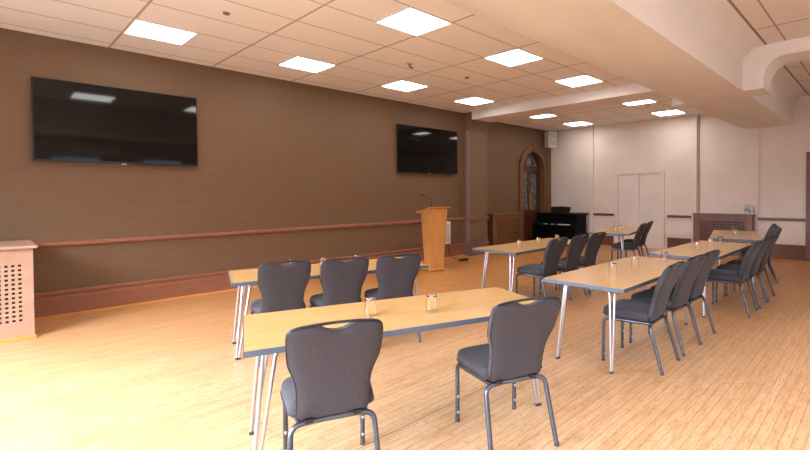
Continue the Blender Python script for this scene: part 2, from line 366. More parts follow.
# skirting and dado rail on the TV wall
def moulding(name, mat, prof, x0, x1, yw, axis='x'):
    """prof: (depth out of wall, z)"""
    bm = B(); prism(bm, [((yw-d) if axis == 'x' else (yw-d), z) for d, z in prof] , 'x', x0, x1); return struct(name, bm, mat, smooth=30)
skp = [(-0.02, 0.0), (0.022, 0.0), (0.022, 0.19), (0.027, 0.195), (0.027, 0.235), (0.018, 0.245), (0.02, 0.262), (0.034, 0.272), (0.036, 0.295), (0.02, 0.308), (-0.02, 0.308)]
rlp = [(-0.02, 0.83), (0.012, 0.83), (0.02, 0.842), (0.036, 0.85), (0.042, 0.872), (0.036, 0.89), (0.018, 0.90), (-0.02, 0.90)]
moulding('baseboard_left', M['rail'], skp, XL, 7.71, YT)
moulding('trim_1', M['rail'], rlp, XL, 7.71, YT)
bxo('trim_2', M['oakstrip'], XL, 7.71, YT-0.045, YT+0.0, 0.0, 0.022)
# round the pilaster
bm = B()
for d, z0, z1 in ((0.022, 0.0, 0.25), (0.034, 0.25, 0.30)): box(bm, 7.75-d, 8.37+d, 7.25-d, 7.42, z0, z1)
struct('baseboard_pillar', bm, M['mauve'])
bm = B()
for d, z0, z1 in ((0.02, 0.83, 0.90), (0.036, 0.845, 0.888)): box(bm, 7.75-d, 8.37+d, 7.25-d, 7.42, z0, z1)
struct('trim_3', bm, M['rail'])
moulding('baseboard_left.001', M['rail'], skp, 8.38, 8.9, YR); moulding('trim_4', M['rail'], rlp, 8.38, 8.9, YR)
# back wall trims (depth along -x)
def btrim(name, mat, y0, y1, z0, z1, d, bev=0.0): bxo(name, mat, XB-d, XB+0.02, y0, y1, z0, z1, bev=bev)
btrim('trim_5', M['cream'], 6.26, 6.38, 0, ZC, 0.05)
btrim('trim_6', M['cream'], 3.49, 3.61, 0, ZC, 0.05)
btrim('trim_7', newmat('shadow_gap_paint', (150, 126, 112), 0.6), 3.435, 3.46, 0.95, ZC, 0.02)  # thin dark strip painted in for the shade of a gap
btrim('trim_8', M['darktrim'], 6.38, YR, 0.822, 0.885, 0.03, 0.006)
btrim('trim_9', M['darktrim'], 5.66, 6.26, 0.822, 0.885, 0.03, 0.006)
btrim('trim_10', M['darktrim'], 3.61, 4.20, 0.822, 0.885, 0.03, 0.006)
btrim('trim_11', M['darktrim'], 1.32, 2.2, 0.822, 0.885, 0.03, 0.006)
btrim('baseboard_back', M['darktrim'], 3.61, 4.20, 0, 0.31, 0.03, 0.006)
btrim('baseboard_back.001', M['darktrim'], 5.66, 6.26, 0, 0.31, 0.03, 0.006)
btrim('baseboard_back.002', M['darktrim'], 6.38, YR, 0, 0.31, 0.03, 0.006)
btrim('baseboard_back.003', M['darktrim'], 1.32, 2.2, 0, 0.31, 0.03, 0.006)
btrim('baseboard_back.004', M['darktrim'], YO, 0.3, 0, 0.31, 0.03, 0.006)
btrim('trim_12', M['cream'], 2.19, 2.25, 0.95, 2.9, 0.03)

# cream double door
bm = B(); y0, y1 = 4.27, 5.59
box(bm, XB-0.035, XB+0.02, y0, y0+0.07, 0, 1.96); box(bm, XB-0.035, XB+0.02, y1-0.07, y1, 0, 1.96); box(bm, XB-0.040, XB+0.02, y0-0.005, y1+0.005, 1.96, 2.04)
d1 = struct('door_1', bm, M['cream'])
for a, b in ((y0+0.075, 4.925), (4.935, y1-0.075)):
    bm = B(); box(bm, XB-0.02, XB+0.01, a, b, 0.01, 0.70); box(bm, XB-0.02, XB+0.01, a, b, 0.706, 1.955)
    lf = link('door_leaf', bm, M['door'], d1)
bm = B(); box(bm, XB-0.03, XB-0.019, 4.86, 4.885, 0.95, 1.10); link('door_plate', bm, M['door'], d1)
# brown door at the right edge
bm = B(); box(bm, XB-0.05, XB+0.02, 1.20, 1.32, 0, 2.30); box(bm, XB-0.05, XB+0.02, 0.32, 0.44, 0, 2.30); box(bm, XB-0.05, XB+0.02, 0.44, 1.20, 2.18, 2.30)
d2 = struct('door_2', bm, M['mauve'])
bm = B(); box(bm, XB-0.02, XB+0.01, 0.45, 1.19, 0.01, 2.17); link('door_leaf', bm, M['mauve'], d2)
# arched door
bm = B()
def archring(bm, r0, r1, ya, yb, zbot=0.0):
    o = [(AC-r1*math.cos(PI*k/24), AZ+r1*math.sin(PI*k/24)) for k in range(25)]
    i = [(AC-r0*math.cos(PI*k/24), AZ+r0*math.sin(PI*k/24)) for k in range(25)]
    for k in range(24): prism(bm, [o[k], o[k+1], i[k+1], i[k]], 'y', ya, yb)
    if zbot is not None:
        box(bm, AC-r1, AC-r0, ya, yb, zbot, AZ); box(bm, AC+r0, AC+r1, ya, yb, zbot, AZ)
archring(bm, AR-0.01, AR+0.16, YR-0.035, YR+0.01); archring(bm, AR+0.12, AR+0.18, YR-0.06, YR+0.01)
for s in (-1, 1): box(bm, AC+s*(AR+0.085)-0.11, AC+s*(AR+0.085)+0.11, YR-0.075, YR+0.01, AZ-0.20, AZ-0.12)
prism(bm, [(AC-0.05, AZ+AR-0.02), (AC+0.05, AZ+AR-0.02), (AC+0.07, AZ+AR+0.22), (AC-0.07, AZ+AR+0.22)], 'y', YR-0.08, YR+0.01)
d3 = struct('door_3', bm, M['archwood'])
bm = B(); yd = YR+0.14
archring(bm, AR-0.09, AR-0.005, yd, yd+0.06)
box(bm, DX0+0.08, DX1-0.08, yd-0.02, yd+0.06, 2.12, 2.26); box(bm, DX0+0.08, DX1-0.08, yd-0.04, yd, 2.16, 2.20)
for k in range(18): box(bm, DX0+0.09+k*0.046, DX0+0.115+k*0.046, yd-0.035, yd, 2.205, 2.235)
link('door_frame', bm, M['darkwood'], d3)
for s, (a, b) in enumerate(((DX0+0.08, AC-0.003), (AC+0.003, DX1-0.08))):
    bm = B(); box(bm, a, b, yd+0.005, yd+0.05, 0.01, 0.98)
    box(bm, a, a+0.08, yd+0.005, yd+0.05, 0.98, 2.12); box(bm, b-0.08, b, yd+0.005, yd+0.05, 0.98, 2.12); box(bm, a+0.08, b-0.08, yd+0.005, yd+0.05, 2.04, 2.12)
    box(bm, a+0.09, b-0.09, yd-0.01, yd+0.01, 0.2, 0.82, 0.006)
    lf = link('door_leaf', bm, M['darkwood'], d3)
    bm = B(); box(bm, a+0.08, b-0.08, yd+0.02, yd+0.03, 0.98, 2.04); link('glass_panel', bm, M['doorglass'], lf)
bm = B(); prism(bm, [(AC-(AR-0.09)*math.cos(PI*k/20), AZ+0.12+(AR-0.17)*math.sin(PI*k/20)) for k in range(21)], 'y', yd+0.02, yd+0.03); link('fanlight_glass', bm, M['doorglass'], d3)
bm = B(); tube(bm, [(AC-0.18, yd+0.01, 2.27), (AC-0.17, yd+0.01, 2.40), (AC-0.1, yd+0.01, 2.48), (AC, yd+0.01, 2.5), (AC+0.1, yd+0.01, 2.48), (AC+0.17, yd+0.01, 2.40), (AC+0.18, yd+0.01, 2.27)], 0.012)
for k in range(1, 6):
    t = PI*k/6; tube(bm, [(AC-0.18*math.cos(t), yd+0.01, 2.32+0.18*math.sin(t)), (AC-0.36*math.cos(t), yd+0.01, 2.26+0.33*math.sin(t))], 0.008)
link('fanlight_bars', bm, M['darkwood'], d3)
bm = B(); box(bm, AC+0.02, AC+0.06, yd-0.012, yd+0.006, 1.0, 1.45); link('push_plate', bm, newmat('worn_brass', (190, 130, 60), 0.35, 0.6), d3)
bxo('wall_left.002', M['darkwood'], DX0-0.2, DX1+0.2, YR+0.4, YR+0.45, 0, 3.0)

# ------------------------------------------------------------------ ceiling lights
def make_light():
    t = thing('ceiling_light', '', 'ceiling light', (0, 0, 0), 0, 'square light panels in the tiled ceiling')
    bm = B(); h = 0.3
    for a in ((-h, h, -h, -h+0.015), (-h, h, h-0.015, h), (-h, -h+0.015, -h+0.015, h-0.015), (h-0.015, h, -h+0.015, h-0.015)): box(bm, a[0], a[1], a[2], a[3], -0.012, 0.0)
    link('frame', bm, M['white'], t)
    bm = B(); box(bm, -h+0.015, h-0.015, -h+0.015, h-0.015, -0.008, 0.0); link('diffuser', bm, M['lamp'], t)
    return t
LIGHTS = [(1.482, 6.3, 'square ceiling light above the large wall screen on the left'),
 (3.282, 6.3, 'square ceiling light between the two wall screens, in the wall-side row'),
 (5.082, 6.3, 'square ceiling light in the wall-side row, just left of the far wall screen'),
 (6.882, 6.3, 'square ceiling light above the far wall screen, nearest the pillar'),
 (3.282, 3.9, 'largest square ceiling light, near the top edge of the picture'),
 (5.082, 3.9, 'square ceiling light near the boxed beam, second from the picture top'),
 (6.882, 3.9, 'square ceiling light near the boxed beam, last before the white cross beam'),
 (9.25, 6.3, 'square ceiling light half hidden just behind the cross beam, towards the arched door'),
 (11.05, 6.3, 'square ceiling light near the corner with the wall speaker'),
 (9.25, 3.9, 'square ceiling light half hidden behind the cross beam, by the boxed beam'),
 (11.05, 3.9, 'square ceiling light above the cream double door, by the back wall'),
 (1.482, 3.9, 'square ceiling light seen mirrored in the left wall screen'),
 (2.0, -0.6, 'added unseen square ceiling light over the window side, nearest the left'),  # unseen panels on this side are added to help light the room
 (4.4, -0.6, 'added unseen square ceiling light over the window side, second from the left'),
 (9.2, -0.6, 'added unseen square ceiling light over the window side, beyond the cross beam'),]
l0 = make_light()
for i, (x, y, lb) in enumerate(LIGHTS):
    o = l0 if i == 0 else copy_tree(l0)
    o.location = (x, y, ZR if y < 1 else ZC); o['label'] = lb
# small round ceiling fittings
def fitting(x, y, lb, r=0.03, h=0.02, mat='offwhite', name='smoke_detector', cat='smoke detector'):
    bm = B(); lathe(bm, [(0, 0), (r, 0), (r*0.95, -h*0.6), (r*0.6, -h), (0, -h)], 20)
    t = link(name, bm, M[mat], None, 40, (x, y, ZC)); tag(t, lb, cat, 'small round ceiling fittings'); return t
fitting(1.79, 5.13, 'tiny round sensor in the ceiling between the first two rows of lights, top left', 0.035, 0.02, 'mauve', 'ceiling_sensor', 'sensor')
fitting(5.41, 5.11, 'tiny dark sensor in the ceiling near the far wall screen', 0.035, 0.02, 'mauve', 'ceiling_sensor', 'sensor')
fitting(9.92, 6.2, 'white smoke detector on the ceiling near the corner speaker', 0.055, 0.05, 'white')
fitting(9.9, 3.94, 'white smoke detector on the ceiling between the two lights by the boxed beam', 0.055, 0.05, 'white')
t = thing('sprinkler_head', 'small beige sprinkler-like fitting hanging from the ceiling centre', 'ceiling fitting', (4.27, 5.18, ZC))
bm = B(); lathe(bm, [(0, 0), (0.05, 0), (0.045, -0.012), (0, -0.014)], 20); link('base_plate', bm, M['offwhite'], t, 40)
bm = B(); tube(bm, [(0, 0, -0.01), (0.0, 0, -0.04), (0.06, 0, -0.055)], 0.014); link('nozzle', bm, M['mauve'], t, 40)

# ------------------------------------------------------------------ televisions
def make_tv():
    t = thing('television', '', 'television', (0, 0, 0), 0, 'wall mounted flat screens')
    W, H = 1.70, 0.975
    bm = B(); box(bm, -W/2, W/2, -0.075, -0.035, 0, H, 0.004); link('casing', bm, M['tvframe'], t)
    bm = B(); box(bm, -W/2+0.012, W/2-0.012, -0.078, -0.0745, 0.022, H-0.012); link('screen', bm, M['screen'], t)
    bm = B(); box(bm, -0.3, 0.3, -0.036, 0.0, 0.25, 0.70); link('wall_mount', bm, M['black'], t)
    bm = B(); box(bm, -0.025, 0.025, -0.07, -0.05, -0.014, 0.004, 0.003); link('sensor_tab', bm, M['stud'], t)
    return t
tv = make_tv(); tv.location = (1.305, YT, 1.862); tv.rotation_euler.x = -R_(0.7) if 0 else -math.radians(0.7); tv['label'] = 'large black flat screen on the brown wall, nearest, at the left'
t2 = copy_tree(tv); t2.location = (6.60, YT, 1.90); t2.rotation_euler.x = 0; t2['label'] = 'black flat screen on the brown wall beside the pillar, beyond the lectern'

# ------------------------------------------------------------------ radiator covers
def perforated(bm, x0, x1, z0, z1, y, nx, nz, hole=0.5, th=0.012):
    """panel in the xz plane with a grid of rectangular holes"""
    xs = []; zs = []; cx = (x1-x0)/nx; cz = (z1-z0)/nz
    for i in range(nz+1):   # horizontal bars
        w2 = cz*(1-hole)/2
        a = z0+i*cz-w2; b = z0+i*cz+w2; box(bm, x0-cx*(1-hole)/2, x1+cx*(1-hole)/2, y, y+th, max(a, z0-w2), b)
    for j in range(nx+1):
        w2 = cx*(1-hole)/2
        box(bm, x0+j*cx-w2, x0+j*cx+w2, y+0.0006, y+th-0.0006, z0, z1)
t = thing('radiator_cover', 'pinkish perforated radiator cover at the left edge, against the brown wall', 'radiator cover', (0, 0, 0))
FY = 6.50; zt = 0.915; gx0, gx1, gz0, gz1 = -0.80, 0.318, 0.165, 0.775
bm = B(); box(bm, -1.0, gx0, FY, FY+0.02, 0.03, zt); box(bm, gx1, 0.388, FY, FY+0.02, 0.03, zt); box(bm, gx0, gx1, FY, FY+0.02, 0.03, gz0); box(bm, gx0, gx1, FY, FY+0.02, gz1, zt)
box(bm, 0.368, 0.388, FY+0.02, YT-0.04, 0.03, zt); box(bm, -1.0, -0.98, FY+0.02, YT-0.04, 0.03, zt)
link('body', bm, M['coverpaint'], t)
bm = B(); perforated(bm, gx0+0.005, gx1-0.005, gz0+0.005, gz1-0.005, FY+0.004, 23, 13, 0.5); link('grille', bm, M['coverpaint'], t)
bm = B(); box(bm, -1.03, 0.425, FY-0.035, YT-0.046, zt, zt+0.03, 0.01); link('top_shelf', bm, M['coverpaint'], t)
bm = B(); box(bm, -1.0, 0.40, FY-0.04, FY+0.02, 0.0, 0.03, 0.004); box(bm, 0.37, 0.40, FY+0.02, YT-0.05, 0, 0.03); link('base_strip', bm, M['oakstrip'], t)
bm = B(); box(bm, -0.95, 0.34, FY+0.12, FY+0.2, 0.08, 0.85); link('inner_radiator', bm, M['black'], t)

t = thing('radiator_cover', 'brown radiator cover with slatted front in the recess beside the arched door', 'radiator cover', (0, 0, 0))
FY = 7.50; X0, X1 = 8.88, 10.15
bm = B(); box(bm, X0, X0+0.15, FY, FY+0.02, 0, 0.90); box(bm, X1-0.15, X1, FY, FY+0.02, 0, 0.90); box(bm, X0+0.15, X1-0.15, FY, FY+0.02, 0, 0.10); box(bm, X0+0.15, X1-0.15, FY, FY+0.02, 0.80, 0.90)
box(bm, X0, X0+0.02, FY+0.02, YR, 0, 0.90); box(bm, X1-0.02, X1, FY+0.02, YR, 0, 0.90); link('body', bm, M['archwood'], t)
bm = B()
for k in range(24): box(bm, X0+0.155+k*0.0401, X0+0.183+k*0.0401, FY+0.006, FY+0.018, 0.10, 0.80)
box(bm, X0+0.15, X1-0.15, FY+0.018, FY+0.022, 0.1, 0.8); link('slatted_panel', bm, M['archwood'], t)
bm = B(); box(bm, X0-0.02, X1+0.02, FY-0.025, YR-0.001, 0.90, 0.935, 0.008); link('top_shelf', bm, M['archwood'], t)
bm = B(); box(bm, X0+0.93, X0+0.98, FY-0.004, FY+0.01, 0.34, 0.42); link('valve_hole', bm, M['black'], t)

t = thing('radiator_cover', 'wide dark brown radiator cover with square lattice on the back wall', 'radiator cover', (0, 0, 0))
FX = 11.60; Y0, Y1 = 2.27, 3.50
bm = B(); box(bm, FX, FX+0.02, Y0, Y0+0.13, 0, 0.92); box(bm, FX, FX+0.02, Y1-0.14, Y1, 0, 0.92); box(bm, FX, FX+0.02, Y0+0.13, Y1-0.14, 0, 0.2); box(bm, FX, FX+0.02, Y0+0.13, Y1-0.14, 0.80, 0.92)
box(bm, FX+0.02, XB, Y0, Y0+0.02, 0, 0.92); box(bm, FX+0.02, XB, Y1-0.02, Y1, 0, 0.92); link('body', bm, M['mauve'], t)
bm = B(); perforated(bm, Y0+0.135, Y1-0.145, 0.205, 0.795, FX+0.006, 22, 10, 0.64, 0.010)
bmesh.ops.transform(bm, matrix=Matrix(((0, 1, 0, 0), (1, 0, 0, 0), (0, 0, 1, 0), (0, 0, 0, 1))), verts=bm.verts[:]); link('lattice', bm, M['mauve'], t)
bm = B(); box(bm, FX-0.02, XB-0.001, Y0-0.02, Y1+0.02, 0.92, 0.955, 0.008); link('top_shelf', bm, M['mauve'], t)
bm = B(); box(bm, FX+0.08, FX+0.15, Y0+0.05, Y1-0.05, 0.05, 0.85); link('inner_radiator', bm, newmat('dark_radiator', (34, 20, 15), 0.6), t)

# ------------------------------------------------------------------ stacking chair
def pillow(bm, outline, layers, M4, n_in=2):
    """outline: 2d points (ccw); layers: (depth, inset). caps closed with shrinking rings that bulge"""
    n = len(outline); pts = [Vector((p[0], p[1])) for p in outline]
    nr = []
    for i in range(n):
        e = (pts[(i+1)%n]-pts[i-1]).normalized(); nr.append(Vector((e.y, -e.x)))
    cx = sum(p.x for p in pts)/n; cy = sum(p.y for p in pts)/n; c = Vector((cx, cy))
    rings = []
    def ring(d, ins, s=1.0):
        return [bm.verts.new(M4 @ Vector((( (p-q*ins)-c)*s+c).to_3d().to_tuple()[:2]+(d,))) for p, q in zip(pts, nr)]
    d0, i0 = layers[0]; d1, i1 = layers[-1]
    rings.append(ring(d0[1], i0, 0.45)); rings.append(ring(d0[0]+(d0[1]-d0[0])*0.75, i0, 0.8)) ; rings.append(ring(d0[0], i0))
    for d, ins in layers[1:-1]: rings.append(ring(d, ins))
    rings.append(ring(d1[0], i1)); rings.append(ring(d1[0]+(d1[1]-d1[0])*0.75, i1, 0.8)); rings.append(ring(d1[1], i1, 0.45))
    for a, b in zip(rings, rings[1:]):
        for k in range(n): bm.faces.new((a[k], a[(k+1)%n], b[(k+1)%n], b[k]))
    bm.faces.new(rings[0][::-1]); bm.faces.new(rings[-1])
def smooth_poly(ctrl, seg=4):
    """closed catmull-rom"""
    out = []; n = len(ctrl)
    for i in range(n):
        p0, p1, p2, p3 = [Vector(ctrl[(i+k-1)%n]) for k in range(4)]
        for s in range(seg):
            t = s/seg; out.append(tuple(0.5*((2*p1)+(p2-p0)*t+(2*p0-5*p1+4*p2-p3)*t*t+(3*p1-3*p2+p3-p0)*t**3)))
    return out
BZ0, BZ1 = 0.385, 0.87        # foot and head of the backrest
def back_y(z):                 # centre line of the leaning backrest
    t = (z-BZ0)/(BZ1-BZ0); return -0.138 - 0.175*t - 0.02*math.sin(PI*t)*(-1)
half = [(0.0, 0.388), (0.09, 0.388), (0.135, 0.390), (0.158, 0.398), (0.166, 0.42), (0.167, 0.50), (0.171, 0.57), (0.184, 0.625), (0.202, 0.675), (0.209, 0.73), (0.211, 0.79), (0.207, 0.832), (0.188, 0.854), (0.140, 0.864), (0.090, 0.866), (0.060, 0.856), (0.032, 0.842)]
def make_chair():
    t = thing('banquet_chair', '', 'chair', (0, 0, 0), 0, None)
    fr = M['gunmetal']; R = 0.0138
    # seat cushion
    so = [(0.0, -0.145), (0.14, -0.145), (0.18, -0.14), (0.200, -0.11), (0.213, 0.02), (0.225, 0.13), (0.218, 0.20), (0.18, 0.245), (0.10, 0.262), (0.0, 0.266)]
    so = so + [(-x, y) for x, y in so[1:-1]][::-1]
    so = smooth_poly(so, 3)
    bm = B()
    pillow(bm, so, [((0.392, 0.388), 0.03), (0.398, 0.008), (0.415, 0.0), (0.440, 0.0), (0.458, 0.007), ((0.468, 0.482), 0.028)], Matrix.Identity(4))
    link('seat', bm, M['fabric'], t, 60)
    # piping round the seat
    bm = B(); tube(bm, [(x*1.004, y*1.004, 0.412) for x, y in so], 0.0045, 6, closed=True); link('seat_piping', bm, M['piping'], t, 60)
    # backrest
    oc = half + [(-x, z) for x, z in half[1:]][::-1]
    # close the top dip
    oc = half + [(0.0, 0.838)] + [(-x, z) for x, z in half[1:]][::-1]
    oc = smooth_poly(oc, 3)
    bm = B(); pillow(bm, oc, [((-0.022, -0.030), 0.012), (-0.015, 0.0), (0.014, 0.0), (0.022, 0.006), ((0.027, 0.040), 0.02)], Matrix.Identity(4))
    for v in bm.verts:        # local (x, z, depth) -> world, following the lean
        x, z, d = v.co; v.co = (x, back_y(z)+d, z)
    link('backrest', bm, M['fabric'], t, 60)
    for d in (-0.016, 0.016):
        bm = B(); tube(bm, [(x*0.998, back_y(z)+d, z) for x, z in oc], 0.0028, 6, closed=True); link('backrest_piping', bm, M['piping'], t, 60)
    # top rail over the hand hold
    tp = [(x, back_y(z)-0.002, z) for x, z in [(-0.208, 0.80), (-0.206, 0.838), (-0.192, 0.858), (-0.16, 0.868), (-0.10, 0.874), (0, 0.877), (0.10, 0.874), (0.16, 0.868), (0.192, 0.858), (0.206, 0.838), (0.208, 0.80)]]
    bm = B(); tube(bm, fillet(tp, 0.02, 3), 0.0068, 8); link('top_rail', bm, M['railmetal'], t, 60)
    # frame: front legs sweep back into the side rails, the rear legs rise into one hoop
    for s in (-1, 1):
        bm = B(); tube(bm, fillet([(s*0.205, 0.235, 0.012), (s*0.205, 0.232, 0.376), (s*0.200, 0.12, 0.380)], 0.055, 6), R)
        lg = link('leg', bm, fr, t, 60)
        for z in (0.065, 0.165):
            bm = B(); lathe(bm, [(0, 0), (0.009, 0), (0.008, 0.008), (0, 0.010)], 12)
            bmesh.ops.transform(bm, matrix=Matrix.Translation((s*0.205, 0.2225, z)) @ Matrix.Rotation(PI/2, 4, 'X'), verts=bm.verts[:])
            link('stud', bm, M['stud'], lg, 60)
        bm = B(); lathe(bm, [(0, 0), (0.0145, 0), (0.0145, 0.02), (0.011, 0.024), (0, 0.024)], 12, (s*0.205, 0.235, 0)); link('glide', bm, M['foot'], lg, 60)
        bm = B(); tube(bm, fillet([(s*0.208, -0.262, 0.012), (s*0.192, -0.158, 0.370), (s*0.09, -0.150, 0.374)], 0.075, 8), R)
        lg = link('leg', bm, fr, t, 60)
        bm = B(); lathe(bm, [(0, 0), (0.0145, 0), (0.0145, 0.02), (0.011, 0.024), (0, 0.024)], 12, (s*0.208, -0.263, 0)); link('glide', bm, M['foot'], lg, 60)
        bm = B(); tube(bm, [(s*0.2005, 0.13, 0.380), (s*0.150, -0.152, 0.374)], R); link('side_rail', bm, fr, t, 60)
    bm = B(); tube(bm, [(-0.095, -0.150, 0.374), (0.095, -0.150, 0.374)], R); link('cross_rail', bm, fr, t, 60)
    for s in (-1, 1):
        bm = B(); box(bm, s*0.11-0.02, s*0.11+0.02, -0.175, -0.09, 0.378, 0.396); link('back_bracket', bm, M['black'], t)
    return t
chair0 = make_chair(); chair_used = False
def place_chair(x, y, rot, label, group):
    global chair_used
    o = copy_tree(chair0) if chair_used else chair0
    chair_used = True
    o.location = (x, y, 0); o.rotation_euler.z = rot; o['label'] = label; o['group'] = group
    return o
R_ = math.radians
def rel(table, s, d, extra=0.0):
    """point s along the near edge of a table, d in front (camera side) of it"""
    x, y, a = table; return (x+s*math.cos(a)+d*math.sin(a), y+s*math.sin(a)-d*math.cos(a))
# tables: near-left corner and rotation
T1 = (0.845, 2.275, R_(-20.5)); T0 = (1.45, 4.13, R_(-17.0)); T3 = (3.365, 1.52, 0.0); T2 = (4.60, 3.51, 0.0)
T4 = (5.62, 1.465, 0.0); T6 = (8.31, 1.47, R_(13)); T5 = (8.05, 3.53, R_(12))
G1 = 'charcoal chairs at the front table'
place_chair(1.205, 2.12, T1[2]-R_(3), 'charcoal banquet chair seen from behind at front left, by the nearest table corner', G1)
place_chair(2.135, 1.73, T1[2]-R_(3), 'charcoal banquet chair at the nearest table, right one, angled with its seat showing', G1)
G0 = 'charcoal chairs at the table under the wall screens'
place_chair(1.86, 4.13, T0[2]+R_(2), 'charcoal chair at the table below the brown wall, leftmost of the row of three', G0)
place_chair(2.32, 3.91, T0[2]+R_(0), 'charcoal chair at the table below the brown wall, middle of the row of three', G0)
place_chair(2.80, 3.715, T0[2]-R_(4), 'charcoal chair at the table below the brown wall, rightmost of three', G0)
G3 = 'charcoal chairs along the front right table'
for x, lb in ((3.845, 'charcoal chair at the front right table, nearest the camera, whole side visible'), (4.43, 'charcoal chair at the front right table, middle of its three'), (4.90, 'charcoal chair at the front right table, farthest of its three')):
    place_chair(x, 1.60, R_(2) if x < 4 else R_(-3), lb, G3)
G2 = 'charcoal chairs along the middle table'
for x, lb in ((5.06, 'charcoal chair at the table in front of the brown recess, nearest of its three'), (5.62, 'charcoal chair at the table in front of the brown recess, middle of its three'), (6.14, 'charcoal chair at the table in front of the brown recess, farthest of its three')):
    place_chair(x, 3.46, 0, lb, G2)
G4 = 'charcoal chairs along the middle right table'
for x, lb in ((6.19, 'charcoal chair at the middle right table, nearest of its three, dark seat visible'), (6.76, 'charcoal chair at the middle right table, middle of its three'), (7.26, 'charcoal chair at the middle right table, farthest of its three, mostly hidden')):
    place_chair(x, 1.45, 0, lb, G4)
G6 = 'dark chairs at the rear right table'
for s, lb in ((0.41, 'dark chair at the rear right table by the lattice radiator cover, nearest of three'), (0.93, 'dark chair at the rear right table by the lattice radiator cover, middle of three'), (1.45, 'dark chair at the rear right table by the lattice radiator cover, farthest of three')):
    x, y = rel(T6, s, -0.06); place_chair(x, y, T6[2], lb, G6)
G5 = 'dark chairs at the rear left table'
for s, lb in ((0.42, 'dark chair in front of the cream double door, left one with its seat visible'), (1.18, 'dark chair in front of the cream double door, right one')):
    x, y = rel(T5, s, -0.13); place_chair(x, y, T5[2]-R_(2), lb, G5)

# ------------------------------------------------------------------ folding tables
TL, TW, TH = 1.83, 0.75, 0.70
def make_table():
    t = thing('folding_table', '', 'table', (0, 0, 0), 0, 'rectangular folding tables with wood effect tops')
    e = 0.006
    bm = B(); box(bm, e, TL-e, e, TW-e, TH-0.027, TH); link('tabletop', bm, M['tabletop'], t)
    bm = B()
    for a in ((0, TL, 0, e), (0, TL, TW-e, TW), (0, e, e, TW-e), (TL-e, TL, e, TW-e)): box(bm, *a, TH-0.031, TH-0.0008)
    box(bm, e, TL-e, e, TW-e, TH-0.031, TH-0.0272)
    link('edging', bm, M['edging'], t)
    for ex, s in ((0, 1), (TL, -1)):
        bm = B(); tube(bm, [(ex+s*0.135, 0.09, TH-0.047), (ex+s*0.135, TW-0.09, TH-0.047)], 0.013, 8)
        box(bm, ex+s*0.135-0.02, ex+s*0.135+0.02, 0.2, 0.26, TH-0.045, TH-0.031); box(bm, ex+s*0.135-0.02, ex+s*0.135+0.02, TW-0.26, TW-0.2, TH-0.045, TH-0.031)
        link('under_frame', bm, M['chrome'], t, 60)
        for y, q in ((0.0, 1), (TW, -1)):
            bm = B(); fx, fy = ex+s*0.035, y+q*0.125; tx = ex+s*0.105
            tube(bm, fillet([(fx, fy, 0.018), (tx-s*0.01, y+q*0.165, TH-0.05), (tx+s*0.02, y+q*0.235, TH-0.048)], 0.05, 5), 0.011, 10)
            tube(bm, fillet([(fx+s*0.019, fy, 0.018), (tx+s*0.05, y+q*0.150, TH-0.05), (tx+s*0.17, y+q*0.150, TH-0.046)], 0.055, 5), 0.011, 10)
            lg = link('leg', bm, M['chrome'], t, 60)
            bm = B(); box(bm, fx+s*0.0095-0.020, fx+s*0.0095+0.020, fy-0.011, fy+0.011, 0, 0.022, 0.004); link('foot_cap', bm, M['foot'], lg)
    bm = B(); box(bm, 0.20, TL-0.20, TW/2-0.02, TW/2+0.02, TH-0.055, TH-0.031); link('centre_beam', bm, M['edging'], t)
    bm = B()
    for x in (0.16, TL-0.22): box(bm, x, x+0.06, 0.19, TW-0.19, TH-0.052, TH-0.0315, 0.003)
    link('folding_bracket', bm, M['blueplastic'], t)
    return t
tb0 = make_table(); first = True
for (x, y, a), lb in ((T1, 'wood effect folding table nearest the camera, with two charcoal chairs before it'), (T0, 'wood effect folding table along the brown wall with three chairs, lectern beyond its end'),
   (T3, 'wood effect folding table at front right, three chairs on its near side'), (T2, 'wood effect folding table in the middle, left of the aisle, lectern to its left'),
   (T4, 'wood effect folding table, second of the right hand row, behind the front right table'), (T6, 'wood effect folding table at far right in front of the lattice radiator cover'), (T5, 'small looking wood effect folding table in front of the cream double door')):
    o = tb0 if first else copy_tree(tb0); first = False
    o.location = (x, y, 0); o.rotation_euler.z = a; o['label'] = lb
    if x > 3: o.scale.x = 1.10 if 5 < x < 6 else 1.04

# ------------------------------------------------------------------ glass tumblers
bm = B(); lathe(bm, [(0, 0.097), (0.0300, 0.097), (0.0350, 0.0), (0.0370, 0.0), (0.0325, 0.100), (0.0315, 0.1045), (0.029, 0.106), (0, 0.106)], 28)
g0 = link('glass_tumbler', bm, M['glass'], None, 50); gf = True
def glass(x, y, lb, grp):
    global gf
    o = g0 if gf else g0.copy()
    if not gf: C.objects.link(o)
    gf = False; o.location = (x, y, TH+0.0005); tag(o, lb, 'glass', grp)
def on(T, s, d): return rel(T, s, -d)
glass(1.63, 2.37, 'clear glass on the nearest table, just above the left chair back', 'glasses on the nearest table')
glass(1.945, 2.155, 'clear glass on the nearest table, between the two chairs', 'glasses on the nearest table')
for (x, y), lb in (((2.72, 4.22), 'clear glass on the table by the brown wall, over the middle chair back'), (on(T0, 0.55, 0.45), 'clear glass on the table by the brown wall, seen through the left chair handle'), (on(T0, 0.85, 0.45), 'clear glass on the table by the brown wall, hidden behind the chairs')):
    glass(x, y, lb, 'glasses on the table by the brown wall')
for (x, y), lb in (((3.95, 1.89), 'clear glass on the front right table, nearest of three'), ((4.42, 1.88), 'clear glass on the front right table, middle of three'), ((5.08, 1.83), 'clear glass on the front right table, farthest, by the far end')):
    glass(x, y, lb, 'glasses on the front right table')
for (x, y), lb in (((5.08, 3.82), 'clear glass on the middle table, leftmost of three'), ((5.52, 3.80), 'clear glass on the middle table, between the other two'), ((6.09, 3.84), 'clear glass on the middle table, above the first chair back')):
    glass(x, y, lb, 'glasses on the middle table')
